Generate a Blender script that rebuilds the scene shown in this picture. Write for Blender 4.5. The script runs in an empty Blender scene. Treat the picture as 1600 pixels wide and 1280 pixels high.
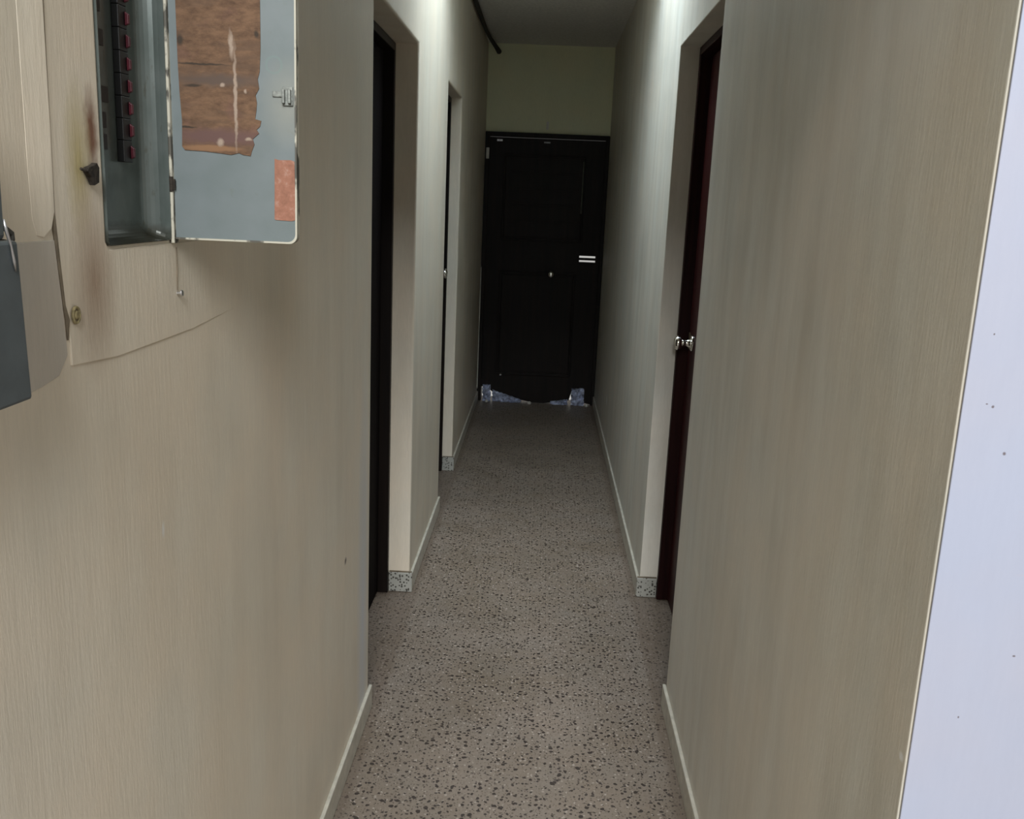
import bpy, bmesh, math, random
from mathutils import Vector, Matrix

S = bpy.context.scene
C = S.collection
random.seed(7)

# ---------------- camera ----------------
cam_data = bpy.data.cameras.new('camera')
cam_data.sensor_fit = 'HORIZONTAL'
cam_data.sensor_width = 36.0
cam_data.lens = 36.0 * 1454 / 1600
cam_data.clip_start = 0.02
cam = bpy.data.objects.new('camera', cam_data)
C.objects.link(cam)
R = ((0.9985, -0.0486, 0.0256), (0.0356, 0.2167, -0.9756), (0.0419, 0.9750, 0.2181))
M4 = Matrix(R).to_4x4()
M4.translation = Vector((0, 0, 1.55))
cam.matrix_world = M4
S.camera = cam

# ---------------- world, lights, exposure ----------------
S.view_settings.view_transform = 'Standard'
S.view_settings.look = 'None'
S.view_settings.gamma = 1
S.view_settings.use_curve_mapping = False
S.view_settings.exposure = 0.55

W = bpy.data.worlds.new('sky')
S.world = W
W.use_nodes = True
W.node_tree.nodes['Background'].inputs[0].default_value = (1.0, 0.985, 0.94, 1)
W.node_tree.nodes['Background'].inputs[1].default_value = 0.33


def area(name, loc, target, sx, sy, power, color):
    l = bpy.data.lights.new(name, 'AREA')
    l.shape = 'RECTANGLE'
    l.size = sx; l.size_y = sy
    l.energy = power; l.color = color
    o = bpy.data.objects.new(name, l)
    C.objects.link(o)
    o.location = loc
    d = Vector(target) - Vector(loc)
    o.rotation_euler = d.to_track_quat('-Z', 'Y').to_euler()
    return o


area('patio_daylight', (0.35, -6.0, 5.4), (0.0, 3.0, 0.8), 3.2, 3.4, 740, (0.96, 0.98, 1.0))
area('assumed_skylight_light', (-0.01, 3.85, 3.16), (-0.01, 3.85, 0), 0.90, 0.68, 22, (0.74, 0.88, 1.0))  # unseen skylight, assumed in order to light the bright bands on the walls

# ---------------- dimensions ----------------
XL, XR = -0.475, 0.455       # corridor wall faces
YE = 7.25                    # end wall
YC = 0.995                   # corner where the right wall starts
H = 2.68                     # ceiling
PI = math.pi

# ---------------- materials ----------------
def new_mat(name):
    m = bpy.data.materials.new(name)
    m.use_nodes = True
    nt = m.node_tree
    b = nt.nodes['Principled BSDF']
    return m, nt, b


def N(nt, t, **kw):
    n = nt.nodes.new(t)
    for k, v in kw.items():
        if k in n.inputs:
            n.inputs[k].default_value = v
        else:
            setattr(n, k, v)
    return n


def L(nt, a, b):
    nt.links.new(a, b)


def ramp(nt, src, stops):
    r = N(nt, 'ShaderNodeValToRGB')
    e = r.color_ramp.elements
    while len(e) < len(stops):
        e.new(0.5)
    for i, (p, c) in enumerate(stops):
        e[i].position = p
        e[i].color = c if len(c) == 4 else (*c, 1)
    L(nt, src, r.inputs[0])
    return r.outputs[0]


def coords(nt, scale=(1, 1, 1), loc=(0, 0, 0)):
    tc = N(nt, 'ShaderNodeTexCoord')
    mp = N(nt, 'ShaderNodeMapping')
    mp.inputs['Scale'].default_value = scale
    mp.inputs['Location'].default_value = loc
    L(nt, tc.outputs['Object'], mp.inputs['Vector'])
    return mp.outputs[0]


def noise(nt, vec, scale, detail=4, rough=0.55):
    n = N(nt, 'ShaderNodeTexNoise', Scale=scale, Detail=detail, Roughness=rough)
    L(nt, vec, n.inputs['Vector'])
    return n.outputs['Fac']


def mix(nt, fac, a, b, mode='MIX'):
    m = N(nt, 'ShaderNodeMix', data_type='RGBA', blend_type=mode)
    def put(sock, v):
        if isinstance(v, bpy.types.NodeSocket):
            L(nt, v, sock)
        elif isinstance(v, (int, float)):
            sock.default_value = v
        else:
            sock.default_value = v if len(v) == 4 else (*v, 1)
    put(m.inputs[0], fac); put(m.inputs[6], a); put(m.inputs[7], b)
    return m.outputs[2]


def spot(nt, pos, rad, soft=0.5, wob=0.0):
    """1 inside an ellipsoid round pos (object space), 0 outside"""
    tc = N(nt, 'ShaderNodeTexCoord')
    vec = tc.outputs['Object']
    if wob:
        nz = N(nt, 'ShaderNodeTexNoise', Scale=90.0, Detail=3.0)
        L(nt, vec, nz.inputs['Vector'])
        ad = N(nt, 'ShaderNodeVectorMath', operation='MULTIPLY_ADD')
        L(nt, nz.outputs['Color'], ad.inputs[0])
        ad.inputs[1].default_value = (wob, wob, wob)
        L(nt, vec, ad.inputs[2])
        vec = ad.outputs[0]
        pos = tuple(p + wob / 2 for p in pos)
    s = N(nt, 'ShaderNodeVectorMath', operation='SUBTRACT')
    L(nt, vec, s.inputs[0]); s.inputs[1].default_value = pos
    d = N(nt, 'ShaderNodeVectorMath', operation='DIVIDE')
    L(nt, s.outputs[0], d.inputs[0]); d.inputs[1].default_value = rad
    ln = N(nt, 'ShaderNodeVectorMath', operation='LENGTH')
    L(nt, d.outputs[0], ln.inputs[0])
    mr = N(nt, 'ShaderNodeMapRange')
    mr.inputs[1].default_value = 1.0 + soft; mr.inputs[2].default_value = 1.0 - soft
    mr.inputs[3].default_value = 0; mr.inputs[4].default_value = 1
    L(nt, ln.outputs['Value'], mr.inputs[0])
    return mr.outputs[0]


def bump(nt, b, h, strength, dist=0.002):
    bp = N(nt, 'ShaderNodeBump', Strength=strength, Distance=dist)
    L(nt, h, bp.inputs['Height'])
    L(nt, bp.outputs[0], b.inputs['Normal'])


def simple(name, col, rough=0.5, metal=0.0, var=0.25, scale=40, bumpv=0.0, sc=(1, 1, 1)):
    m, nt, b = new_mat(name)
    v = coords(nt, sc)
    n = noise(nt, v, scale, 5)
    lo = tuple(c * (1 - var) for c in col); hi = tuple(min(1, c * (1 + var)) for c in col)
    L(nt, ramp(nt, n, [(0.3, lo), (0.7, hi)]), b.inputs['Base Color'])
    b.inputs['Roughness'].default_value = rough
    b.inputs['Metallic'].default_value = metal
    if bumpv:
        bump(nt, b, n, bumpv)
    return m


def wall_paint(name, base, dirt, spots=(), streak=0.5, rough=0.55, grain=1.0):
    """rolled wall paint with vertical grime streaks"""
    m, nt, b = new_mat(name)
    fine = noise(nt, coords(nt, (160, 160, 22)), 1.0, 5, 0.7)
    streaks = noise(nt, coords(nt, (9, 9, 1.3), (3, 1, 0)), 1.0, 4, 0.6)
    blotch = noise(nt, coords(nt, (1, 1, 0.8), (7, 2, 5)), 2.2, 5, 0.6)
    tint = noise(nt, coords(nt, (1, 1, 1), (17, 4, 9)), 5.0, 3, 0.5)
    c = mix(nt, ramp(nt, streaks, [(0.40, (0, 0, 0)), (0.75, (streak,) * 3)]), base, dirt)
    c = mix(nt, ramp(nt, blotch, [(0.45, (0, 0, 0)), (0.8, (streak * 0.8,) * 3)]), c, dirt)
    warm = tuple(x * k for x, k in zip(base, (1.06, 0.97, 0.90)))
    c = mix(nt, ramp(nt, tint, [(0.35, (0, 0, 0)), (0.75, (0.6,) * 3)]), c, warm)
    c = mix(nt, ramp(nt, fine, [(0.3, (0.22 * grain,) * 3), (0.7, (0, 0, 0))]), c, tuple(x * 0.62 for x in base))
    for p, r, col, soft, wob in spots:
        c = mix(nt, spot(nt, p, r, soft, wob), c, col)
    L(nt, c, b.inputs['Base Color'])
    b.inputs['Roughness'].default_value = rough
    bump(nt, b, fine, 0.35 * grain, 0.0015)
    return m


CREAM = (0.72, 0.69, 0.59)
GRIME = (0.55, 0.50, 0.40)
left_spots = [
    ((XL, 0.985, 1.60), (0.05, 0.012, 0.035), (0.20, 0.10, 0.06), 0.6, 0.012),
    ((XL, 0.955, 1.57), (0.05, 0.018, 0.05), (0.50, 0.42, 0.22), 0.8, 0.012),
    ((XL, 0.975, 1.45), (0.05, 0.03, 0.06), (0.40, 0.30, 0.22), 0.9, 0.01),
    ((XL, 1.128, 1.116), (0.05, 0.004, 0.009), (0.75, 0.72, 0.66), 0.5, 0.004),
    ((XL, 2.26, 0.62), (0.05, 0.010, 0.008), (0.10, 0.08, 0.06), 0.5, 0.004),
    ((XL, 2.50, 0.35), (0.05, 0.05, 0.42), (0.60, 0.61, 0.62), 0.9, 0.02),
]
M_left = wall_paint('left_wall_paint', (0.765, 0.705, 0.585), (0.58, 0.505, 0.39), left_spots, 0.58)
right_spots = [
    ((XR, 1.009, 0.924), (0.03, 0.006, 0.005), (0.8, 0.8, 0.78), 0.4, 0),
    ((XR, 5.91, 0.32), (0.05, 0.03, 0.03), (0.8, 0.8, 0.78), 0.4, 0),
]
M_right = wall_paint('right_wall_paint', (0.69, 0.675, 0.60), (0.49, 0.455, 0.375), right_spots, 0.8)
M_end = wall_paint('end_wall_paint', (0.84, 0.86, 0.60), (0.74, 0.76, 0.52), (), 0.4)
M_jamb = wall_paint('patch_paint', (0.66, 0.60, 0.48), (0.50, 0.43, 0.33), (), 0.4)
M_greypatch = wall_paint('grey_patch_paint', (0.56, 0.53, 0.47), (0.46, 0.42, 0.36), (), 0.4)

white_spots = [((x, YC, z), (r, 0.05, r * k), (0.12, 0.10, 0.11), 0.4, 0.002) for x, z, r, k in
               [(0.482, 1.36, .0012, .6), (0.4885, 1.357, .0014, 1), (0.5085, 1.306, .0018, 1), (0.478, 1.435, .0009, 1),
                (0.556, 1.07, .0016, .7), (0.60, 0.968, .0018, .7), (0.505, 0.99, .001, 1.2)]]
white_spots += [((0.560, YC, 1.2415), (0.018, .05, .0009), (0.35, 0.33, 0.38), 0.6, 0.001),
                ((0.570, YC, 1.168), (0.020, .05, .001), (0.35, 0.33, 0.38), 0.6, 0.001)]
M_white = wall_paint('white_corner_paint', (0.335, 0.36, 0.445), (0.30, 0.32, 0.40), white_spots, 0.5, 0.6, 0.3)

# terrazzo floor
M_floor, nt, b = new_mat('terrazzo')
v = coords(nt)
warp = N(nt, 'ShaderNodeTexNoise', Scale=45.0, Detail=2.0)
L(nt, v, warp.inputs['Vector'])
ma = N(nt, 'ShaderNodeVectorMath', operation='MULTIPLY_ADD')
L(nt, warp.outputs['Color'], ma.inputs[0]); ma.inputs[1].default_value = (0.016, 0.016, 0.0); L(nt, v, ma.inputs[2])


def chips(scale, thresh, size, seed):
    mp = N(nt, 'ShaderNodeMapping'); mp.inputs['Location'].default_value = (seed, seed * 1.7, 0)
    L(nt, ma.outputs[0], mp.inputs[0])
    vo = N(nt, 'ShaderNodeTexVoronoi', Scale=scale)
    vo.voronoi_dimensions = '2D'
    L(nt, mp.outputs[0], vo.inputs['Vector'])
    sp = N(nt, 'ShaderNodeSeparateColor')
    L(nt, vo.outputs['Color'], sp.inputs[0])
    g = N(nt, 'ShaderNodeMath', operation='GREATER_THAN'); L(nt, sp.outputs[0], g.inputs[0]); g.inputs[1].default_value = thresh
    sz = N(nt, 'ShaderNodeMath', operation='MULTIPLY_ADD'); L(nt, sp.outputs[1], sz.inputs[0]); sz.inputs[1].default_value = size; sz.inputs[2].default_value = size * 0.6
    lt = N(nt, 'ShaderNodeMath', operation='LESS_THAN'); L(nt, vo.outputs['Distance'], lt.inputs[0]); L(nt, sz.outputs[0], lt.inputs[1])
    mu = N(nt, 'ShaderNodeMath', operation='MULTIPLY'); L(nt, g.outputs[0], mu.inputs[0]); L(nt, lt.outputs[0], mu.inputs[1])
    return mu.outputs[0]


bl = noise(nt, v, 3.0, 5)
fn = noise(nt, v, 120.0, 4)
c = ramp(nt, bl, [(0.3, (0.20, 0.16, 0.118)), (0.7, (0.27, 0.22, 0.175))])
hue = noise(nt, coords(nt, (1, 1, 1), (4, 9, 2)), 7.0, 3)
c = mix(nt, ramp(nt, hue, [(0.35, (0.5,) * 3), (0.62, (0, 0, 0))]), c, (0.24, 0.208, 0.172))
c = mix(nt, ramp(nt, fn, [(0.35, (0.35,) * 3), (0.6, (0, 0, 0))]), c, (0.15, 0.12, 0.09))
c = mix(nt, chips(130, 0.60, 0.22, 3.1), c, (0.12, 0.092, 0.07))
c = mix(nt, chips(95, 0.84, 0.22, 8.7), c, (0.36, 0.31, 0.26))
c = mix(nt, chips(52, 0.62, 0.20, 5.3), c, (0.045, 0.033, 0.026))
c = mix(nt, chips(78, 0.60, 0.20, 1.9), c, (0.05, 0.038, 0.032))
# dirt built up along the two skirtings
tcx = N(nt, 'ShaderNodeSeparateXYZ'); L(nt, v, tcx.inputs[0])
for x0, s in ((XL + 0.01, 1), (XR - 0.01, -1)):
    sb = N(nt, 'ShaderNodeMath', operation='SUBTRACT'); L(nt, tcx.outputs[0], sb.inputs[0]); sb.inputs[1].default_value = x0
    mm = N(nt, 'ShaderNodeMath', operation='MULTIPLY'); L(nt, sb.outputs[0], mm.inputs[0]); mm.inputs[1].default_value = s
    wv = N(nt, 'ShaderNodeMath', operation='MULTIPLY_ADD'); L(nt, bl, wv.inputs[0]); wv.inputs[1].default_value = 0.04; L(nt, mm.outputs[0], wv.inputs[2])
    mr = N(nt, 'ShaderNodeMapRange'); L(nt, wv.outputs[0], mr.inputs[0])
    mr.inputs[1].default_value = 0.035; mr.inputs[2].default_value = 0.055; mr.inputs[3].default_value = 0.45; mr.inputs[4].default_value = 0
    c = mix(nt, mr.outputs[0], c, (0.12, 0.085, 0.06))
L(nt, c, b.inputs['Base Color'])
L(nt, ramp(nt, bl, [(0.3, (0.38,) * 3), (0.7, (0.55,) * 3)]), b.inputs['Roughness'])
b.inputs['Specular IOR Level'].default_value = 0.32
bump(nt, b, fn, 0.12, 0.001)

# speckled skirting tile on the jamb returns
M_tile, nt, b = new_mat('speckled_tile')
v = coords(nt)
vo = N(nt, 'ShaderNodeTexVoronoi', Scale=110.0); L(nt, v, vo.inputs['Vector'])
sp = N(nt, 'ShaderNodeSeparateColor'); L(nt, vo.outputs['Color'], sp.inputs[0])
g = N(nt, 'ShaderNodeMath', operation='GREATER_THAN'); L(nt, sp.outputs[0], g.inputs[0]); g.inputs[1].default_value = 0.50
lt = N(nt, 'ShaderNodeMath', operation='LESS_THAN'); L(nt, vo.outputs['Distance'], lt.inputs[0]); lt.inputs[1].default_value = 0.45
mu = N(nt, 'ShaderNodeMath', operation='MULTIPLY'); L(nt, g.outputs[0], mu.inputs[0]); L(nt, lt.outputs[0], mu.inputs[1])
L(nt, mix(nt, mu.outputs[0], (0.36, 0.36, 0.32), (0.07, 0.065, 0.055)), b.inputs['Base Color'])
b.inputs['Roughness'].default_value = 0.4

M_ceiling = simple('rough_plaster_ceiling', (0.78, 0.77, 0.73), 0.9, 0, 0.12, 60, 0.9)
M_skirt = simple('painted_skirting', (0.52, 0.49, 0.41), 0.45, 0, 0.15, 30, 0.1)


def wood(name, a, bcol, rough=0.3, spec=0.18):
    m, nt, b = new_mat(name)
    n = noise(nt, coords(nt, (30, 30, 1.6)), 1.0, 6, 0.6)
    L(nt, ramp(nt, n, [(0.35, a), (0.65, bcol)]), b.inputs['Base Color'])
    b.inputs['Roughness'].default_value = rough
    b.inputs['Specular IOR Level'].default_value = spec
    bump(nt, b, n, 0.15, 0.001)
    return m


M_mahog = wood('red_mahogany', (0.020, 0.005, 0.005), (0.045, 0.011, 0.010), 0.4, 0.10)
M_frame = wood('dark_frame_wood', (0.006, 0.004, 0.0035), (0.012, 0.008, 0.006), 0.4)
M_black = wood('black_brown_wood', (0.004, 0.003, 0.003), (0.008, 0.005, 0.005), 0.75, 0.05)
M_enddoor = wood('old_entrance_wood', (0.008, 0.0065, 0.0055), (0.016, 0.011, 0.009), 0.5)
M_chrome = simple('chrome', (0.75, 0.74, 0.70), 0.12, 1, 0.05)
M_brass = simple('worn_brass', (0.62, 0.55, 0.38), 0.35, 1, 0.2, 120)
M_blackpl = simple('black_plastic', (0.005, 0.005, 0.005), 0.45, 0, 0.2)
M_red = simple('red_plastic', (0.065, 0.006, 0.012), 0.4, 0, 0.35, 60)
M_rust = simple('rust', (0.028, 0.022, 0.016), 0.9, 0.2, 0.6, 180, 0.6)
M_conduit = simple('dark_conduit', (0.035, 0.033, 0.026), 0.7, 0, 0.3)
M_grey = simple('grey_enamel', (0.085, 0.10, 0.105), 0.42, 0.1, 0.12, 35, 0.08)
M_shaft = simple('assumed_skylight_white', (0.75, 0.76, 0.76), 0.7, 0, 0.05)
M_alu = simple('aluminium', (0.6, 0.6, 0.6), 0.35, 1, 0.1)
M_rag = simple('pale_blue_plastic', (0.42, 0.47, 0.66), 0.35, 0, 0.6, 30)
M_pale = simple('pale_plastic', (0.68, 0.67, 0.60), 0.5, 0, 0.1)
M_crack = simple('crack_shadow', (0.16, 0.13, 0.09), 0.95, 0, 0.3)

# grey-green enamel of the breaker panel tray
M_tray, nt, b = new_mat('tray_enamel')
v = coords(nt, (1, 1, 0.6))
n = noise(nt, v, 30.0, 5)
c = ramp(nt, n, [(0.3, (0.085, 0.105, 0.095)), (0.7, (0.13, 0.15, 0.14))])
n2 = noise(nt, coords(nt, (1, 1, 0.35), (5, 5, 5)), 120.0, 4)
c = mix(nt, ramp(nt, n2, [(0.62, (0, 0, 0)), (0.7, (0.6,) * 3)]), c, (0.07, 0.07, 0.05))
c = mix(nt, spot(nt, (XL - .02, 1.09, 1.488), (0.05, 0.12, 0.016), 0.35, 0.008), c, (0.038, 0.036, 0.024))
L(nt, c, b.inputs['Base Color']); b.inputs['Roughness'].default_value = 0.25; b.inputs['Metallic'].default_value = 0.35

# door enamel, light blue grey, overpainted edges
M_cover, nt, b = new_mat('cover_enamel')
v = coords(nt)
n = noise(nt, v, 18.0, 5)
c = ramp(nt, n, [(0.3, (0.118, 0.143, 0.140)), (0.7, (0.146, 0.170, 0.172))])
n2 = noise(nt, coords(nt, (1, 1, 1), (3, 0, 1)), 70.0, 5)
c = mix(nt, ramp(nt, n2, [(0.66, (0, 0, 0)), (0.72, (0.7,) * 3)]), c, (0.12, 0.14, 0.13))
c = mix(nt, spot(nt, (-0.322, 1.19, 1.655), (0.024, 1, 0.035), 0.7, 0.01), c, (0.19, 0.20, 0.175))
ring = spot(nt, (-0.340, 1.19, 1.7005), (0.0105, 1, 0.0105), 0.12)
ring2 = spot(nt, (-0.340, 1.19, 1.7005), (0.0085, 1, 0.0085), 0.15)
sb = N(nt, 'ShaderNodeMath', operation='SUBTRACT'); L(nt, ring, sb.inputs[0]); L(nt, ring2, sb.inputs[1])
mm = N(nt, 'ShaderNodeMath', operation='MULTIPLY'); L(nt, sb.outputs[0], mm.inputs[0]); mm.inputs[1].default_value = 0.55
c = mix(nt, mm.outputs[0], c, (0.13, 0.19, 0.17))
L(nt, c, b.inputs['Base Color']); b.inputs['Roughness'].default_value = 0.45

# chipped cream overspray on the metal edges
M_over, nt, b = new_mat('chipped_overpaint')
n = noise(nt, coords(nt, (0.6, 1, 0.35)), 60.0, 4)
L(nt, ramp(nt, n, [(0.44, (0.07, 0.065, 0.05)), (0.50, (0.42, 0.40, 0.32))]), b.inputs['Base Color'])
b.inputs['Roughness'].default_value = 0.6

# brown circuit directory
M_card, nt, b = new_mat('brown_kraft_card')
n = noise(nt, coords(nt, (1, 1, 2.2)), 60.0, 6, 0.7)
n2 = noise(nt, coords(nt, (0.5, 1, 3.0), (2, 1, 4)), 30.0, 4, 0.6)
n3 = noise(nt, coords(nt, (1, 1, 1), (9, 1, 4)), 22.0, 4, 0.6)
c = ramp(nt, n, [(0.30, (0.066, 0.032, 0.014)), (0.62, (0.150, 0.082, 0.042))])
c = mix(nt, ramp(nt, n2, [(0.52, (0, 0, 0)), (0.66, (0.55,) * 3)]), c, (0.09, 0.052, 0.03))
c = mix(nt, ramp(nt, n3, [(0.55, (0, 0, 0)), (0.75, (0.5,) * 3)]), c, (0.15, 0.072, 0.054))
c = mix(nt, spot(nt, (-0.41, 1.19, 1.613), (0.055, 1, 0.009), 0.4, 0.008), c, (0.105, 0.055, 0.045))
c = mix(nt, spot(nt, (-0.41, 1.19, 1.680), (0.055, 1, 0.007), 0.5, 0.01), c, (0.085, 0.056, 0.040))
c = mix(nt, spot(nt, (-0.420, 1.19, 1.599), (0.035, 1, 0.0035), 0.3, 0.003), c, (0.20, 0.105, 0.050))
for p, r in (((-0.4405, 1.19, 1.6725), (0.010, 1, 0.0016)), ((-0.360, 1.19, 1.735), (0.003, 1, 0.004)),
             ((-0.455, 1.19, 1.725), (0.004, 1, 0.006)), ((-0.43, 1.19, 1.698), (0.03, 1, 0.0011)),
             ((-0.45, 1.19, 1.6235), (0.012, 1, 0.0012))):
    c = mix(nt, spot(nt, p, r, 0.4, 0.004), c, (0.035, 0.022, 0.012))
for p, r in (((-0.388, 1.19, 1.66), (0.0019, 1, 0.052)), ((-0.392, 1.19, 1.722), (0.0024, 1, 0.014)),
             ((-0.4075, 1.19, 1.6065), (0.0036, 1, 0.0042)), ((-0.403, 1.19, 1.6745), (0.0024, 1, 0.0022)), ((-0.375, 1.19, 1.668), (0.002, 1, 0.0025)), ((-0.372, 1.19, 1.611), (0.004, 1, 0.0016))):
    c = mix(nt, spot(nt, p, r, 0.45, 0.007), c, (0.29, 0.22, 0.165))
L(nt, c, b.inputs['Base Color']); b.inputs['Roughness'].default_value = 0.8

M_orange, nt, b = new_mat('faded_orange_label')
n = noise(nt, coords(nt), 90.0, 5, 0.7)
c = ramp(nt, n, [(0.32, (0.20, 0.085, 0.048)), (0.55, (0.27, 0.115, 0.07)), (0.70, (0.33, 0.20, 0.15))])
L(nt, c, b.inputs['Base Color']); b.inputs['Roughness'].default_value = 0.7


# ---------------- mesh helpers ----------------
def box(bm, x0, x1, y0, y1, z0, z1):
    vs = [bm.verts.new((x, y, z)) for x in (x0, x1) for y in (y0, y1) for z in (z0, z1)]
    for q in ((0, 1, 3, 2), (4, 6, 7, 5), (0, 4, 5, 1), (2, 3, 7, 6), (0, 2, 6, 4), (1, 5, 7, 3)):
        bm.faces.new([vs[i] for i in q])


def prism(bm, pts, axis, a, b_):
    """extrude a 2D outline along an axis; pts are the other two coordinates in xyz order"""
    def P(p, t):
        return {'x': (t, p[0], p[1]), 'y': (p[0], t, p[1]), 'z': (p[0], p[1], t)}[axis]
    A = [bm.verts.new(P(p, a)) for p in pts]; B = [bm.verts.new(P(p, b_)) for p in pts]
    bm.faces.new(A); bm.faces.new(B[::-1])
    n = len(pts)
    for i in range(n):
        bm.faces.new((A[i], B[i], B[(i + 1) % n], A[(i + 1) % n]))


def lathe(bm, prof, origin, axis, seg=24):
    """prof: (distance along axis, radius)"""
    ax = Vector(axis).normalized()
    u = ax.orthogonal().normalized(); w = ax.cross(u)
    rings = []
    for t, r in prof:
        rings.append([bm.verts.new(Vector(origin) + ax * t + (u * math.cos(2 * PI * k / seg) + w * math.sin(2 * PI * k / seg)) * r) for k in range(seg)])
    for a, c_ in zip(rings, rings[1:]):
        for k in range(seg):
            bm.faces.new((a[k], a[(k + 1) % seg], c_[(k + 1) % seg], c_[k]))
    bm.faces.new(rings[0][::-1]); bm.faces.new(rings[-1])


def tube(bm, pts, r, seg=12, closed=False):
    P = [Vector(p) for p in pts]
    rr = r if isinstance(r, (list, tuple)) else [r] * len(P)
    rings = []
    u = None
    for i, p in enumerate(P):
        if closed:
            d = P[(i + 1) % len(P)] - P[i - 1]
        else:
            d = P[min(i + 1, len(P) - 1)] - P[max(i - 1, 0)]
        d.normalize()
        if u is None:
            u = d.orthogonal().normalized()
        u = (u - d * u.dot(d)).normalized()
        w = d.cross(u)
        rings.append([bm.verts.new(p + (u * math.cos(2 * PI * k / seg) + w * math.sin(2 * PI * k / seg)) * rr[i]) for k in range(seg)])
    pairs = list(zip(rings, rings[1:] + ([rings[0]] if closed else [])))
    for a, c_ in pairs:
        for k in range(seg):
            bm.faces.new((a[k], a[(k + 1) % seg], c_[(k + 1) % seg], c_[k]))
    if not closed:
        bm.faces.new(rings[0][::-1]); bm.faces.new(rings[-1])


def obj(name, bm, mat, parent=None, bevel=0.0, seg=2, smooth=False, label=None, loc=None):
    bmesh.ops.recalc_face_normals(bm, faces=bm.faces)
    me = bpy.data.meshes.new(name)
    bm.to_mesh(me); bm.free()
    for m in (mat if isinstance(mat, (list, tuple)) else [mat]):
        me.materials.append(m)
    if smooth:
        for p in me.polygons:
            p.use_smooth = True
    o = bpy.data.objects.new(name, me)
    C.objects.link(o)
    if parent:
        o.parent = parent
    if loc:
        o.location = loc
    if bevel:
        md = o.modifiers.new('bevel', 'BEVEL')
        md.width = bevel; md.segments = seg; md.limit_method = 'ANGLE'; md.angle_limit = math.radians(40)
        md.harden_normals = False
    if label:
        o['label'] = label
    return o


def struct(name, bm, mat, bevel=0.0, parent=None, **k):
    o = obj(name, bm, mat, parent, bevel, **k)
    if not parent:
        o['kind'] = 'structure'
    return o


def tag(o, label, cat, group=None):
    o['label'] = label; o['category'] = cat
    if group:
        o['group'] = group
    return o


def thing(name, loc, label=None, cat=None, kind=None, group=None):
    o = bpy.data.objects.new(name, None)
    o.empty_display_size = 0.05
    C.objects.link(o)
    o.location = loc
    if label: o['label'] = label
    if cat: o['category'] = cat
    if kind: o['kind'] = kind
    if group: o['group'] = group
    return o


def part(name, bm, mat, root, **k):
    """mesh given in world coordinates, parented to an Empty placed somewhere else"""
    o = obj(name, bm, mat, None, **k)
    o.parent = root
    base = Vector((0, 0, 0))
    r = root
    while r:
        base += r.location; r = r.parent
    o.location = -base
    return o


# ---------------- the setting ----------------
bm = bmesh.new(); box(bm, -4.0, 4.0, -4.0, YE + 0.15, -0.12, 0.0)
struct('floor', bm, M_floor)

# left wall with two door openings, and the recess of the breaker panel cut out of it
T = 0.15
DL1 = (2.598, 3.488, 2.082)
DL2 = (4.502, 5.222, 2.080)
DR = (2.702, 3.562, 2.118)
PY0, PY1, PZ0, PZ1 = 1.008, 1.183, 1.484, 2.06        # panel opening


def wall_outline(doors, y0, y1, z1):
    pts = [(y0, 0)]
    for a, b_, h in doors:
        pts += [(a, 0), (a, h), (b_, h), (b_, 0)]
    pts += [(y1, 0), (y1, z1), (y0, z1)]
    return pts


bm = bmesh.new(); prism(bm, wall_outline([DL1, DL2], -1.0, YE, H + 0.1), 'x', XL - T, XL)
wl = struct('wall_left', bm, M_left)
cut_bm = bmesh.new(); box(cut_bm, XL - 0.10, XL + 0.05, PY0, PY1, PZ0, PZ1)
cutter = obj('cutter', cut_bm, M_left)
md2 = wl.modifiers.new('bevel', 'BEVEL'); md2.width = 0.007; md2.segments = 3; md2.limit_method = 'ANGLE'
md = wl.modifiers.new('hole', 'BOOLEAN'); md.object = cutter; md.operation = 'DIFFERENCE'; md.solver = 'EXACT'
dg = bpy.context.evaluated_depsgraph_get()
newme = bpy.data.meshes.new_from_object(wl.evaluated_get(dg))
wl.modifiers.clear(); wl.data = newme
bpy.data.objects.remove(cutter)

bm = bmesh.new(); prism(bm, wall_outline([DR], YC + 0.0005, YE, H + 0.1), 'x', XR, XR + T)
struct('wall_right', bm, M_right, 0.003, seg=3)

# end wall round the far door
DE = (-0.470, 0.455, 2.055)
bm = bmesh.new(); box(bm, XL - T, XR + T, YE, YE + 0.12, DE[2], H + 0.1)
struct('wall_back', bm, M_end, 0.004)

# white face beside the camera and the header over the corridor mouth
bm = bmesh.new(); box(bm, XR + 0.0015, 4.0, YC - 0.004, YC - 0.0002, 0, 3.0); box(bm, XR + T + .001, 4.0, YC + .0002, YC + 0.14, 0, 3.0)
bmesh.ops.remove_doubles(bm, verts=bm.verts, dist=1e-5)
struct('wall_front', bm, M_white, 0.0012)
bm = bmesh.new(); box(bm, XL, XR, YC, YC + 0.14, 2.10, 3.0)
struct('trim_1', bm, M_end, 0.005)

# ceiling with the hole and shaft of an unseen, assumed skylight
SK = (XL, XR, 3.50, 4.20)
bm = bmesh.new()
for x0, x1, y0, y1 in ((XL, XR, YC + 0.14, SK[2]), (XL, XR, SK[3], YE)):
    box(bm, x0, x1, y0, y1, H, H + 0.1)
bmesh.ops.remove_doubles(bm, verts=bm.verts, dist=1e-5)
struct('ceiling', bm, M_ceiling)
root = thing('assumed_skylight_1', (0, 3.86, H), kind='structure')
bm = bmesh.new()
for x0, x1, y0, y1 in ((SK[0] - .03, SK[0], SK[2] - .03, SK[3] + .03), (SK[1], SK[1] + .03, SK[2] - .03, SK[3] + .03), (SK[0], SK[1], SK[2] - .03, SK[2]), (SK[0], SK[1], SK[3], SK[3] + .03)):
    box(bm, x0, x1, y0, y1, H + 0.1, H + 0.50)
part('assumed_skylight_shaft', bm, M_shaft, root)

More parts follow.
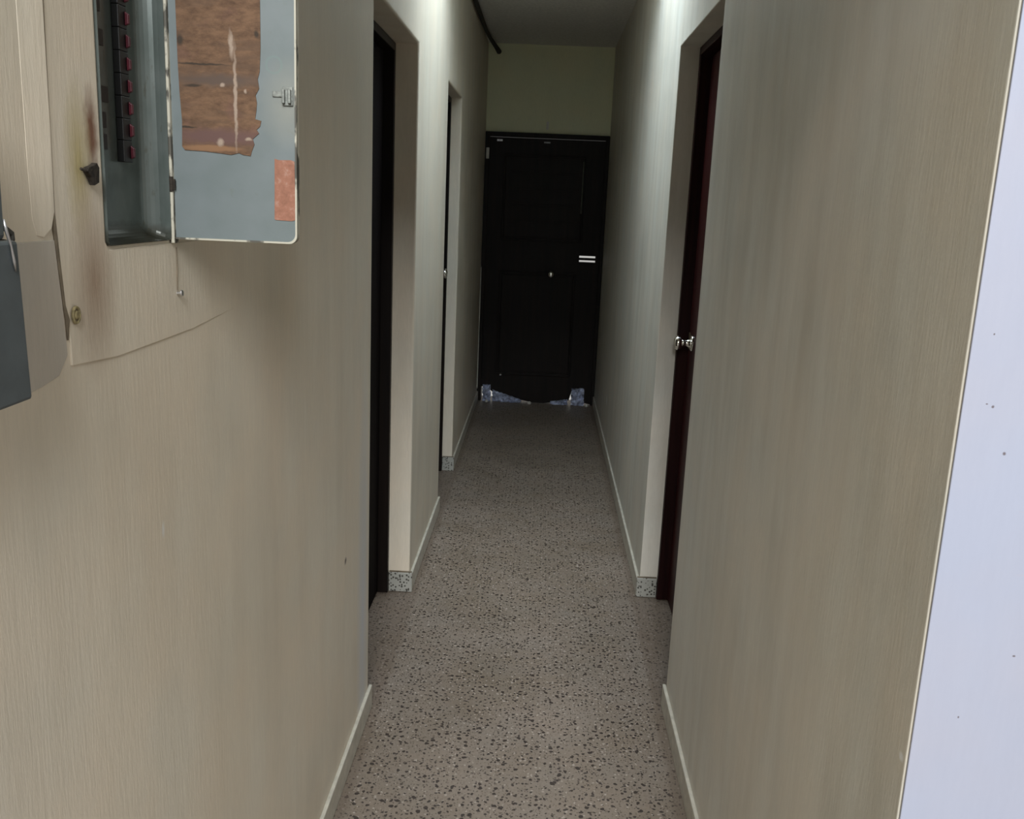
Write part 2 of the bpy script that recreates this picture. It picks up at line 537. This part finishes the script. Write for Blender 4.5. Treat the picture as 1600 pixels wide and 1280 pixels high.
# skirtings
BH = 0.075
def skirt(name, x0, x1, y0, y1, mat=M_skirt):
    bm = bmesh.new(); box(bm, x0, x1, y0, y1, 0, BH)
    return struct(name, bm, mat, 0.003)


skirt('baseboard_left_near', XL, XL + 0.011, -1.0, DL1[0] + 0.012)
skirt('baseboard_left_middle', XL, XL + 0.011, DL1[1] + .002, DL2[0])
skirt('baseboard_left_far', XL, XL + 0.011, DL2[1] + .002, YE)
skirt('baseboard_right_near', XR - 0.011, XR, YC, DR[0] + 0.012)
skirt('baseboard_right_far', XR - 0.011, XR, DR[1] + .002, YE)
for nm, x0, x1, y in (('baseboard_left_jamb', XL - 0.082, XL + 0.012, DL1[1]), ('baseboard_left_jamb_far', XL - 0.0565, XL + 0.012, DL2[1]), ('baseboard_right_jamb', XR - 0.012, XR + 0.0695, DR[1])):
    bm = bmesh.new(); box(bm, x0, x1, y - 0.010, y + 0.0015, 0, 0.082)
    struct(nm, bm, M_tile, 0.003)
    bm = bmesh.new(); box(bm, x0 + .002, x1 - .002, y - 0.0085, y + 0.0015, 0.0825, 0.0855)
    jt = obj('tile_joint', bm, M_crack); jt.parent = C.objects[nm]
bm = bmesh.new(); box(bm, XR + 0.004, 4.0, YC - 0.016, YC - 0.0041, 0, BH)
struct('baseboard_front', bm, M_skirt, 0.003)


# ---------------- doors ----------------
def knob(root, y, z, xface, s, mat, leaf):
    bm = bmesh.new()
    lathe(bm, [(0, .031), (.004, .031), (.007, .027), (.010, .016), (.024, .012), (.034, .013), (.040, .021), (.047, .026), (.056, .027), (.064, .023), (.068, .014), (.069, .004)],
          (xface, y, z), (s, 0, 0), 28)
    return part('door_knob', bm, mat, leaf, smooth=True, label='round chrome knob')


def side_door(name, x, s, d, mfr, mleaf, knob_at, fs=0.076):
    """x: corridor wall face, s: +1 when the room lies towards +x; d: opening (y0, y1, height)"""
    y0, y1, h = d
    root = thing(name, (x + s * 0.1, (y0 + y1) / 2, 0), kind='structure')
    g = 0.0015
    xa, xb = sorted((x + s * fs, x + s * 0.158))
    bm = bmesh.new()
    fw = 0.030
    outline = [(y0 + g, 0.001), (y0 + g, h - g), (y1 - g, h - g), (y1 - g, 0.001), (y1 - fw, 0.001), (y1 - fw, h - fw), (y0 + fw, h - fw), (y0 + fw, 0.001)]
    prism(bm, outline, 'x', xa, xb)
    part('door_frame', bm, mfr, root, bevel=0.003)
    ld = 0.112 if knob_at else 0.122
    xa, xb = sorted((x + s * ld, x + s * (ld + 0.034)))
    bm = bmesh.new(); box(bm, xa, xb, y0 + fw + .003, y1 - fw - .003, 0.008, h - fw - .003)
    lf = part('door_leaf', bm, mleaf, root, bevel=0.003)
    if knob_at:
        knob(root, knob_at[0], knob_at[1], x + s * ld, -s, M_chrome, lf)
        bm = bmesh.new(); box(bm, *sorted((x + s * (ld - .0015), x + s * (ld + .0005))), y1 - fw - 0.03, y1 - fw - .004, knob_at[1] - .03, knob_at[1] + .03)
        part('latch_plate', bm, M_brass, lf)
    return root


side_door('door_1', XL, -1, DL1, M_frame, M_black, None, 0.083)
side_door('door_2', XL, -1, DL2, M_frame, M_mahog, (5.115, 1.15), 0.057)
side_door('door_3', XR, 1, DR, wood('dark_mahogany', (0.012, 0.004, 0.004), (0.026, 0.008, 0.007), 0.45, 0.1), M_mahog, (3.440, 1.065), 0.070)

# far entrance door: stiles, rails, recessed panels, a two-slot vent cut through, ragged foot
YD = 7.205
root = thing('door_4', (0, YD, 0), kind='structure')
bm = bmesh.new()
prism(bm, [(-0.474, 0.001), (-0.474, 2.053), (0.454, 2.053), (0.454, 0.001), (0.425, 0.001), (0.425, 2.018), (-0.440, 2.018), (-0.440, 0.001)], 'y', YE - 0.045, YE + 0.10)
part('door_frame', bm, M_enddoor, root, bevel=0.004)
x0, x1 = -0.4395, 0.4245
Y0, Y1 = YD, YD + 0.04
# cover layer with real openings for the two slots (x .273-.398)
sx0, sx1 = 0.274, 0.398
bm = bmesh.new()
foot = [(x0, 0.115), (-0.40, 0.115), (-0.35, 0.075), (-0.27, 0.055), (-0.20, 0.040), (-0.117, 0.020), (-0.03, 0.004), (0.06, 0.004), (0.12, 0.012), (0.20, 0.022), (0.255, 0.035), (0.274, 0.110), (0.33, 0.120), (0.365, 0.11), (0.375, 0.02), (x1, 0.01)]
# leaf split into bars round the slots
prism(bm, foot + [(x1, 1.10), (x0, 1.10)], 'y', Y0, Y1)
box(bm, x0, sx0, Y0, Y1, 1.10, 1.20)
box(bm, sx1, x1, Y0, Y1, 1.10, 1.20)
for za, zb in ((1.10, 1.119), (1.134, 1.151), (1.167, 1.20)):
    box(bm, sx0, sx1, Y0, Y1, za, zb)
box(bm, x0, x1, Y0, Y1, 1.20, 2.014)
leaf = part('door_leaf', bm, M_enddoor, root)
bm = bmesh.new()
def moulding(xa, xb, za, zb, w=0.016, t=0.010):
    for q in ((xa, xb, za, za + w), (xa, xb, zb - w, zb), (xa, xa + w, za + w, zb - w), (xb - w, xb, za + w, zb - w)):
        box(bm, q[0], q[1], Y0 - t, Y0 - 0.0003, q[2], q[3])
moulding(-0.330, 0.285, 1.26, 1.90)
moulding(-0.330, 0.255, 0.22, 1.03)
part('panel_moulding', bm, M_enddoor, leaf, bevel=0.004)
bm = bmesh.new(); box(bm, -0.31, 0.265, Y0 - 0.006, Y0 - 0.0003, 1.29, 1.87)
for z in (1.40, 1.52, 1.64, 1.76):
    box(bm, -0.28, 0.24, Y0 - 0.011, Y0 - 0.0063, z, z + 0.02)
part('door_panel', bm, M_enddoor, leaf, bevel=0.003)
bm = bmesh.new(); box(bm, -0.31, 0.235, Y0 - 0.006, Y0 - 0.0003, 0.25, 1.0)
part('door_panel', bm, M_enddoor, leaf, bevel=0.003)
bm = bmesh.new(); box(bm, 0.2635, 0.272, Y0 - .018, Y0 - .0105, 1.48, 1.86)
part('bolt_rod', bm, simple('dull_steel', (0.10, 0.11, 0.08), 0.5, 0.6), leaf, bevel=0.003)
bm = bmesh.new(); lathe(bm, [(0, .026), (.004, .026), (.007, .012), (.03, .011), (.036, .021), (.05, .025), (.058, .018), (.060, .004)], (0.065, Y0 - .0063, 1.018), (0, -1, 0), 24)
part('door_knob', bm, M_chrome, leaf, smooth=True)
bm = bmesh.new(); box(bm, -0.385, -0.345, Y0 - .012, Y0 - .0004, 1.985, 1.998); lathe(bm, [(0, .006), (.006, .006), (.01, .003)], (-0.362, Y0 - .012, 1.9915), (0, -1, 0), 10)
part('top_bolt', bm, M_alu, leaf)
bm = bmesh.new(); lathe(bm, [(0, .009), (.006, .009), (.010, .004)], (-0.291, Y0 - .0103, 0.219), (0, -1, 0), 12)  # bright metal stud added in place of a dot of daylight
part('gap_light_stud', bm, M_chrome, leaf)
bm = bmesh.new(); box(bm, -0.035, 0.012, Y0 - .010, Y0 - .0004, 1.983, 1.993)
part('catch_plate', bm, simple('grey_steel', (0.25, 0.25, 0.24), 0.5, 0.5), leaf)
bm = bmesh.new(); box(bm, -0.4635, -0.4415, YE - 0.062, YE - 0.0455, 1.855, 1.935)
part('hinge_leaf', bm, M_pale, root, bevel=0.002, label='pale painted hinge at the top of the frame')

bm = bmesh.new(); box(bm, -0.024, -0.008, YE - 0.014, YE - 0.0005, 2.085, 2.140)
box(bm, -0.020, -0.012, YE - 0.017, YE - 0.0135, 2.095, 2.130)
tag(obj('door_sensor', bm, M_pale, bevel=0.002), 'small pale sensor fixed to the wall just above the dark entrance door', 'sensor')


# ---------------- crumpled plastic stuffed under the far door ----------------
def crumple(name, x0, x1, z0, z1, y0, y1, seed, nx=14, nz=8, top=None):
    rnd = random.Random(seed)
    bm = bmesh.new()
    fr, bk = [], []
    for j in range(nz + 1):
        fr.append([]); bk.append([])
        for i in range(nx + 1):
            u, w = i / nx, j / nz
            zt = z1 if top is None else z0 + (z1 - z0) * top(u)
            x = x0 + (x1 - x0) * u + rnd.uniform(-.004, .004)
            z = z0 + (zt - z0) * w + (rnd.uniform(-.004, .004) if 0 < j else 0)
            bulge = math.sin(PI * min(1, max(0, u))) * math.sin(PI * (0.15 + 0.7 * w))
            yf = min(y1 - .001, y1 - (y1 - y0) * (0.35 + 0.65 * bulge) + rnd.uniform(-.011, .011))
            fr[j].append(bm.verts.new((x, yf, max(z, 0.0008))))
            bk[j].append(bm.verts.new((x, y1, max(z, 0.0008))))
    for j in range(nz):
        for i in range(nx):
            bm.faces.new((fr[j][i], fr[j][i + 1], fr[j + 1][i + 1], fr[j + 1][i]))
            bm.faces.new((bk[j][i], bk[j + 1][i], bk[j + 1][i + 1], bk[j][i + 1]))
    for i in range(nx):
        bm.faces.new((fr[0][i], bk[0][i], bk[0][i + 1], fr[0][i + 1])); bm.faces.new((fr[nz][i], fr[nz][i + 1], bk[nz][i + 1], bk[nz][i]))
    for j in range(nz):
        bm.faces.new((fr[j][0], fr[j + 1][0], bk[j + 1][0], bk[j][0])); bm.faces.new((fr[j][nx], bk[j][nx], bk[j + 1][nx], fr[j + 1][nx]))
    return obj(name, bm, M_rag)


bm = bmesh.new(); box(bm, -0.4748, -0.4700, YE - 0.052, YE - 0.0455, 0.10, 1.05)  # pale strip stands in for the light gap between frame and wall
part('light_gap_strip', bm, M_pale, root, label='pale strip in place of the light gap along the left edge of the frame')
G = 'plastic scraps stuffed under the entrance door'
tag(crumple('plastic_scrap', -0.428, -0.365, 0.001, 0.135, YD - .030, YD - .002, 3, 6, 8), 'narrow upright pale blue plastic scrap in the left corner under the entrance door', 'plastic scrap', G)
tag(crumple('plastic_scrap', -0.350, -0.120, 0.001, 0.095, YD - .040, YD - .002, 5, 16, 6, lambda u: 1 - 0.75 * u), 'long low pale blue plastic scrap tapering right under the entrance door', 'plastic scrap', G)
tag(crumple('plastic_scrap', 0.110, 0.245, 0.001, 0.045, YD - .030, YD - .002, 8, 10, 4, lambda u: 0.5 + 0.5 * u), 'thin low plastic scrap right of the middle under the entrance door', 'plastic scrap', G)
tag(crumple('plastic_scrap', 0.272, 0.372, 0.001, 0.135, YD - .036, YD - .002, 9, 8, 9), 'square crumpled pale blue plastic scrap at the right foot of the entrance door', 'plastic scrap', G)
for k, (x, w) in enumerate(((-0.392, .012), (-0.055, .016), (0.394, .010))):
    bm = bmesh.new()
    lathe(bm, [(0, w * .5), (.004, w), (.014, w * .9), (.020, w * .5), (.022, .002)], (x, YD - 0.052, 0.0), (0, 0, 1), 12)
    o = obj('pebble', bm, M_pale, smooth=True)
    tag(o, ('small white pebble on the floor at the left foot of the entrance door', 'small white pebble on the floor before the middle of the entrance door', 'small white pebble on the floor at the right foot of the entrance door')[k], 'pebble', 'pebbles before the entrance door')

# ---------------- conduit along the ceiling ----------------
bm = bmesh.new()
px = XL + 0.019
tube(bm, [(px, 1.3, 2.657), (px, 4.0, 2.657), (px, 6.3, 2.657), (px + .004, 6.6, 2.655), (px + .018, 6.85, 2.645), (px + .050, 7.10, 2.622), (px + .062, 7.17, 2.610)], [.013] * 5 + [.016, .019], 14)
tag(obj('electrical_conduit', bm, M_conduit, smooth=True), 'dark round conduit running along the top of the left wall to the end wall', 'pipe')

# ---------------- plaster work on the near left wall ----------------
def plate(name, pts, t, mat, bev=0.0015):
    """raised plaster; pts = (y, z, thickness factor)"""
    bm = bmesh.new()
    A = [bm.verts.new((XL - 0.003, y, z)) for y, z, k in pts]
    B = [bm.verts.new((XL + t * k, y, z)) for y, z, k in pts]
    cy = sum(p[0] for p in pts) / len(pts); cz = sum(p[1] for p in pts) / len(pts); ck = sum(p[2] for p in pts) / len(pts)
    n = len(pts)
    bm.faces.new(A)
    bm.faces.new(B)
    for i in range(n):
        bm.faces.new((A[i], B[i], B[(i + 1) % n], A[(i + 1) % n]))
    o = obj(name, bm, mat, None, bev)
    o.parent = wl
    return o


# two strips round the panel so that the recess stays open
plate('plaster_patch', [(0.911, 2.10, 1), (0.905, 1.60, 1), (0.903, 1.52, 1), (0.912, 1.43, 1), (0.918, 1.39, 1), (0.918, 1.368, 1),
                        (1.02, 1.361, .9), (1.25, 1.362, .6), (1.45, 1.372, .0), (1.45, 1.480, .0), (1.19, 1.480, .8), (1.012, 1.480, 1), (1.003, 1.49, 1), (1.003, 2.10, 1)], 0.0020, M_left, 0.0008)
plate('plaster_patch', [(0.862, 2.10, .06), (0.862, 1.56, .06), (0.864, 1.515, .06), (0.870, 1.500, .2), (0.880, 1.498, .5), (0.892, 1.506, 1), (0.899, 1.522, 1), (0.901, 1.60, 1), (0.905, 2.10, 1)], 0.0035, M_left, 0.0006)
plate('plaster_patch', [(0.80, 1.495, .5), (0.90, 1.495, .5), (0.908, 1.43, .5), (0.912, 1.38, .5), (0.893, 1.362, .5), (0.860, 1.357, .5), (0.80, 1.352, .5)], 0.0022, M_greypatch, 0.001)

# ---------------- breaker panel ----------------
panel = thing('breaker_panel', (XL - 0.05, (PY0 + PY1) / 2, PZ0), 'grey recessed breaker panel in the left wall with its cover hanging open', 'electrical panel')
# tray: flared trim with flat back
bm = bmesh.new()
e = 0.0012
o_r = [(PY0 + e, PZ0 + e), (PY1 - e, PZ0 + e), (PY1 - e, PZ1 - e), (PY0 + e, PZ1 - e)]
i_r = [(PY0 + 0.006, PZ0 + 0.022), (PY1 - 0.018, PZ0 + 0.022), (PY1 - 0.018, PZ1 - 0.03), (PY0 + 0.006, PZ1 - 0.03)]
xo, xm, xi = XL + 0.0035, XL - 0.004, XL - 0.028
def rnd_rect(r4, x, rad, n=5):
    (ya, za), (yb, _), (_, zb), _ = r4
    out = []
    for cx, cz, a0 in ((ya + rad, za + rad, PI), (yb - rad, za + rad, 1.5 * PI), (yb - rad, zb - rad, 0), (ya + rad, zb - rad, .5 * PI)):
        for k in range(n + 1):
            a = a0 + (PI / 2) * k / n
            out.append((x, cx + rad * math.cos(a), cz + rad * math.sin(a)))
    return out
rings = [rnd_rect(o_r, xo, .006), rnd_rect(o_r, xm, .006)]
for q in (0.15, 0.3, 0.45, 0.6, 0.75, 0.88, 1.0):   # concave flare
    w_ = 1 - math.cos(q * PI / 2)
    mixr = [tuple(a * (1 - w_) + b_ * w_ for a, b_ in zip(p, r_)) for p, r_ in zip(o_r, i_r)]
    rings.append(rnd_rect(mixr, xm + (xi - xm) * math.sin(q * PI / 2), .008))
vr = [[bm.verts.new(p) for p in r_] for r_ in rings]
for a, c_ in zip(vr, vr[1:]):
    for k in range(len(a)):
        bm.faces.new((a[k], a[(k + 1) % len(a)], c_[(k + 1) % len(a)], c_[k]))
# outer can behind
can = rnd_rect([(PY0 + .0002, PZ0 + .0002), (PY1 - .0002, PZ0 + .0002), (PY1 - .0002, PZ1 - .0002), (PY0 + .0002, PZ1 - .0002)], XL - .095, .006)
bk = [bm.verts.new(p) for p in can]
fo = [bm.verts.new((xo, p[1], p[2])) for p in can]
for k in range(len(bk)):
    k2 = (k + 1) % len(bk)
    bm.faces.new((fo[k], bk[k], bk[k2], fo[k2]))
    bm.faces.new((vr[0][k], fo[k], fo[k2], vr[0][k2]))
bm.faces.new(vr[-1]); bm.faces.new(bk)
part('enclosure', bm, M_tray, panel)
# rim with chipped paint on the hinge side and a hinge bar
bm = bmesh.new(); box(bm, XL + .0005, XL + .0065, PY1 + .0005, PY1 + .017, PZ0 - .004, PZ1)
part('rim', bm, M_over, panel, bevel=0.0015, label='edge strip with chipped cream paint')
# breakers
z = PZ0 + 0.092
k = 0
while z < PZ1 - 0.05:
    bm = bmesh.new(); box(bm, xi + .0003, xi + .009, 1.109, 1.131, z, z + 0.0246)
    br = part('circuit_breaker', bm, M_blackpl, panel, bevel=0.001)
    bm = bmesh.new(); prism(bm, [(xi + .0092, z + .004), (xi + .0135, z + .006), (xi + .0135, z + .0165), (xi + .0092, z + .0195)], 'y', 1.1245, 1.1295)
    hd = part('switch_handle', bm, M_red, br, bevel=0.0008)
    z += 0.0248; k += 1
for z, w in ((1.588, .010), (1.612, .010), (1.640, .018), (1.700, .012), (1.735, .008), (1.79, .012), (1.85, .012)):
    bm = bmesh.new(); box(bm, xi + .0003, xi + .002, 1.0715, 1.0715 + w, z, z + .017)
    part('blanking_plate', bm, M_blackpl, panel)

# open cover door, standing out from the wall at right angles
YV = 1.190
cz0 = 1.4855
bm = bmesh.new()
xa, xb = XL + 0.004, -0.3125
rad = 0.010
pts = [(xa, PZ1), (xa, cz0 + .003), (xa + .003, cz0)]
for q in range(7):
    a = -PI / 2 + (PI / 2) * q / 6
    pts.append((xb - rad + rad * math.cos(a), cz0 + rad + rad * math.sin(a)))
pts.append((xb + 0.0015, PZ1))
prism(bm, pts, 'y', YV, YV + 0.0016)
cover = part('cover_door', bm, M_cover, panel)
bm = bmesh.new()    # turned edge
inner = [(p[0] + (0.0 if p[0] < xa + .01 else -0.0022), p[1] + (0.0022 if p[1] < PZ1 - .1 else 0)) for p in pts]
A = [bm.verts.new((p[0], YV - .003, p[1])) for p in pts[2:]]; B = [bm.verts.new((p[0], YV + .010, p[1])) for p in pts[2:]]
A2 = [bm.verts.new((p[0], YV - .003, p[1])) for p in inner[2:]]; B2 = [bm.verts.new((p[0], YV + .010, p[1])) for p in inner[2:]]
for i in range(len(A) - 1):
    for q in ((A[i], A[i + 1], B[i + 1], B[i]), (A2[i], B2[i], B2[i + 1], A2[i + 1]), (A[i], A2[i], A2[i + 1], A[i + 1]), (B[i], B[i + 1], B2[i + 1], B2[i])):
        bm.faces.new(q)
part('door_edge', bm, M_over, cover, label='turned edge with chipped cream paint')
# directory card, torn along the right and lower edges
card = [(-0.4605, 2.0), (-0.4585, 1.70), (-0.4575, 1.665), (-0.4555, 1.63), (-0.4565, 1.600), (-0.4530, 1.5955), (-0.4300, 1.5950), (-0.4100, 1.5935), (-0.395, 1.592), (-0.385, 1.5945), (-0.3800, 1.5925), (-0.3705, 1.5915), (-0.3690, 1.597), (-0.3655, 1.6055), (-0.3675, 1.612), (-0.3595, 1.619), (-0.3625, 1.6235),
        (-0.3580, 1.6275), (-0.3565, 1.634), (-0.3640, 1.636), (-0.3625, 1.645), (-0.3615, 1.655), (-0.3630, 1.664), (-0.3585, 1.672), (-0.3600, 1.683), (-0.3575, 1.692), (-0.3560, 1.72), (-0.3550, 2.0)]
bm = bmesh.new(); prism(bm, card, 'y', YV - .0012, YV - .0001)
part('directory_card', bm, M_card, cover, label='torn brown paper card on the inside of the cover')
lab = [(-0.3415, 1.5155), (-0.3395, 1.5145), (-0.3200, 1.5140), (-0.3155, 1.5150), (-0.3150, 1.53), (-0.3155, 1.587), (-0.3205, 1.5885), (-0.335, 1.5880), (-0.3405, 1.5895), (-0.3410, 1.55)]
bm = bmesh.new(); prism(bm, lab, 'y', YV - .0009, YV - .0001)
part('orange_label', bm, M_orange, cover, label='faded orange label')
bm = bmesh.new()
for x in (-0.3275, -0.3200):
    box(bm, x - .0018, x + .0018, YV - .0075, YV - .0001, 1.6555, 1.672)
box(bm, -0.3290, -0.3165, YV - .0025, YV - .0001, 1.653, 1.6755)
box(bm, -0.3420, -0.3290, YV - .0018, YV - .0001, 1.663, 1.670)
part('latch', bm, simple('tarnished_steel', (0.20, 0.21, 0.19), 0.45, 0.7, 0.3, 300), cover, bevel=0.0006, label='small steel latch')
bm = bmesh.new(); lathe(bm, [(0, .0028), (.018, .0028)], (XL + .0048, YV - .006, 1.5445), (0, 0, 1), 12); box(bm, XL + .0008, XL + .0095, YV - .0058, YV - .0031, 1.5475, 1.5595)
part('hinge', bm, M_rust, panel, label='rusty hinge')

# rusty latch stub left of the panel
bm = bmesh.new()
prism(bm, [(0.958, 1.562), (0.966, 1.556), (0.972, 1.548), (0.982, 1.551), (0.984, 1.566), (0.979, 1.571), (0.972, 1.568), (0.962, 1.566)], 'x', XL + .0035, XL + .0095)
tube(bm, [(XL + .006, 0.958, 1.564), (XL + .010, 0.952, 1.562), (XL + .008, 0.946, 1.564)], .0016, 8)
tag(obj('latch_stub', bm, M_rust, bevel=0.001), 'broken rusty metal latch stub in the wall left of the breaker panel', 'latch')

# round anchor below the panel and small nail with hairline crack above
bm = bmesh.new()
tube(bm, [(XL + .0045, 0.9265 + .0068 * math.cos(a), 1.419 + .0080 * math.sin(a)) for a in [2 * PI * k / 20 for k in range(20)]], .0016, 8, True)
lathe(bm, [(0, .0045), (.0022, .0045), (.003, .003)], (XL + .0032, 0.9265, 1.419), (1, 0, 0), 14)
tag(obj('wall_anchor', bm, simple('old_anchor', (0.30, 0.25, 0.13), 0.7, 0.2, 0.4, 200)), 'small round wall anchor in the plaster below the breaker panel', 'wall anchor')
bm = bmesh.new(); lathe(bm, [(0, .002), (.006, .002), (.0062, .0042), (.0078, .0040)], (XL + .001, 1.199, 1.415), (1, 0.0, 0.1), 12)
tag(obj('nail', bm, M_alu), 'small nail in the wall below the hinge side of the breaker panel', 'nail')
bm = bmesh.new()
tube(bm, [(XL + .0018, 1.201, 1.474), (XL + .0020, 1.2005, 1.450), (XL + .0019, 1.1995, 1.432), (XL + .0018, 1.199, 1.419)], [.0007, .0010, .0008, .0006], 6)
o = obj('hairline_crack', bm, M_crack); o.parent = wl
bm = bmesh.new()
tube(bm, [(XL + .0010, 0.906, 1.90), (XL + .0010, 0.9035, 1.71), (XL + .0010, 0.900, 1.60), (XL + .0010, 0.8985, 1.52), (XL + .0012, 0.905, 1.47), (XL + .0012, 0.910, 1.43), (XL + .0012, 0.914, 1.415), (XL + .0012, 0.913, 1.395)], [.0016, .0022, .0022, .0026, .0018, .0016, .0028, .0008], 8)
o = obj('plaster_crack', bm, M_crack); o.parent = wl

# ---------------- grey switch box at the left edge ----------------
XF = -0.420
sb_root = thing('switch_box', (XL, 0.64, 1.372), 'dark grey metal switch box on the left wall at the edge of view', 'switch box')
bm = bmesh.new()
prism(bm, [(0.46, 1.372), (0.7470, 1.372), (0.7415, 1.503), (0.46, 1.503)], 'x', XL + .0005, XF)
part('box_body', bm, M_grey, sb_root, bevel=0.003)
bm = bmesh.new()
prism(bm, [(0.46, 1.5035), (0.7320, 1.5035), (0.7325, 1.56), (0.7315, 1.585), (0.727, 1.605), (0.718, 1.622), (0.700, 1.634), (0.46, 1.64)], 'x', XL + .0005, XF - .004)
part('box_hood', bm, M_grey, sb_root, bevel=0.004)
bm = bmesh.new()
tube(bm, [(XF - .012 + .001, 0.7330 + .0, 1.5115), (XF - .010, 0.742, 1.5120), (XF - .010, 0.7500, 1.508), (XF - .010, 0.7505, 1.503), (XF - .010, 0.746, 1.5005), (XF - .011, 0.736, 1.5020)], .0022, 10)
part('hasp', bm, M_conduit, sb_root, smooth=True, label='dark bent wire hasp')
bm = bmesh.new()
tube(bm, [(XF + .0012, 0.7215, 1.520), (XF + .0016, 0.7225, 1.512), (XF + .0016, 0.7255, 1.505), (XF + .0016, 0.7280, 1.499), (XF + .0016, 0.7305, 1.487), (XF + .0012, 0.7325, 1.479)], [.0010, .0014, .0012, .0010, .0014, .0006], 8)
part('seal_wire', bm, M_alu, sb_root, smooth=True)
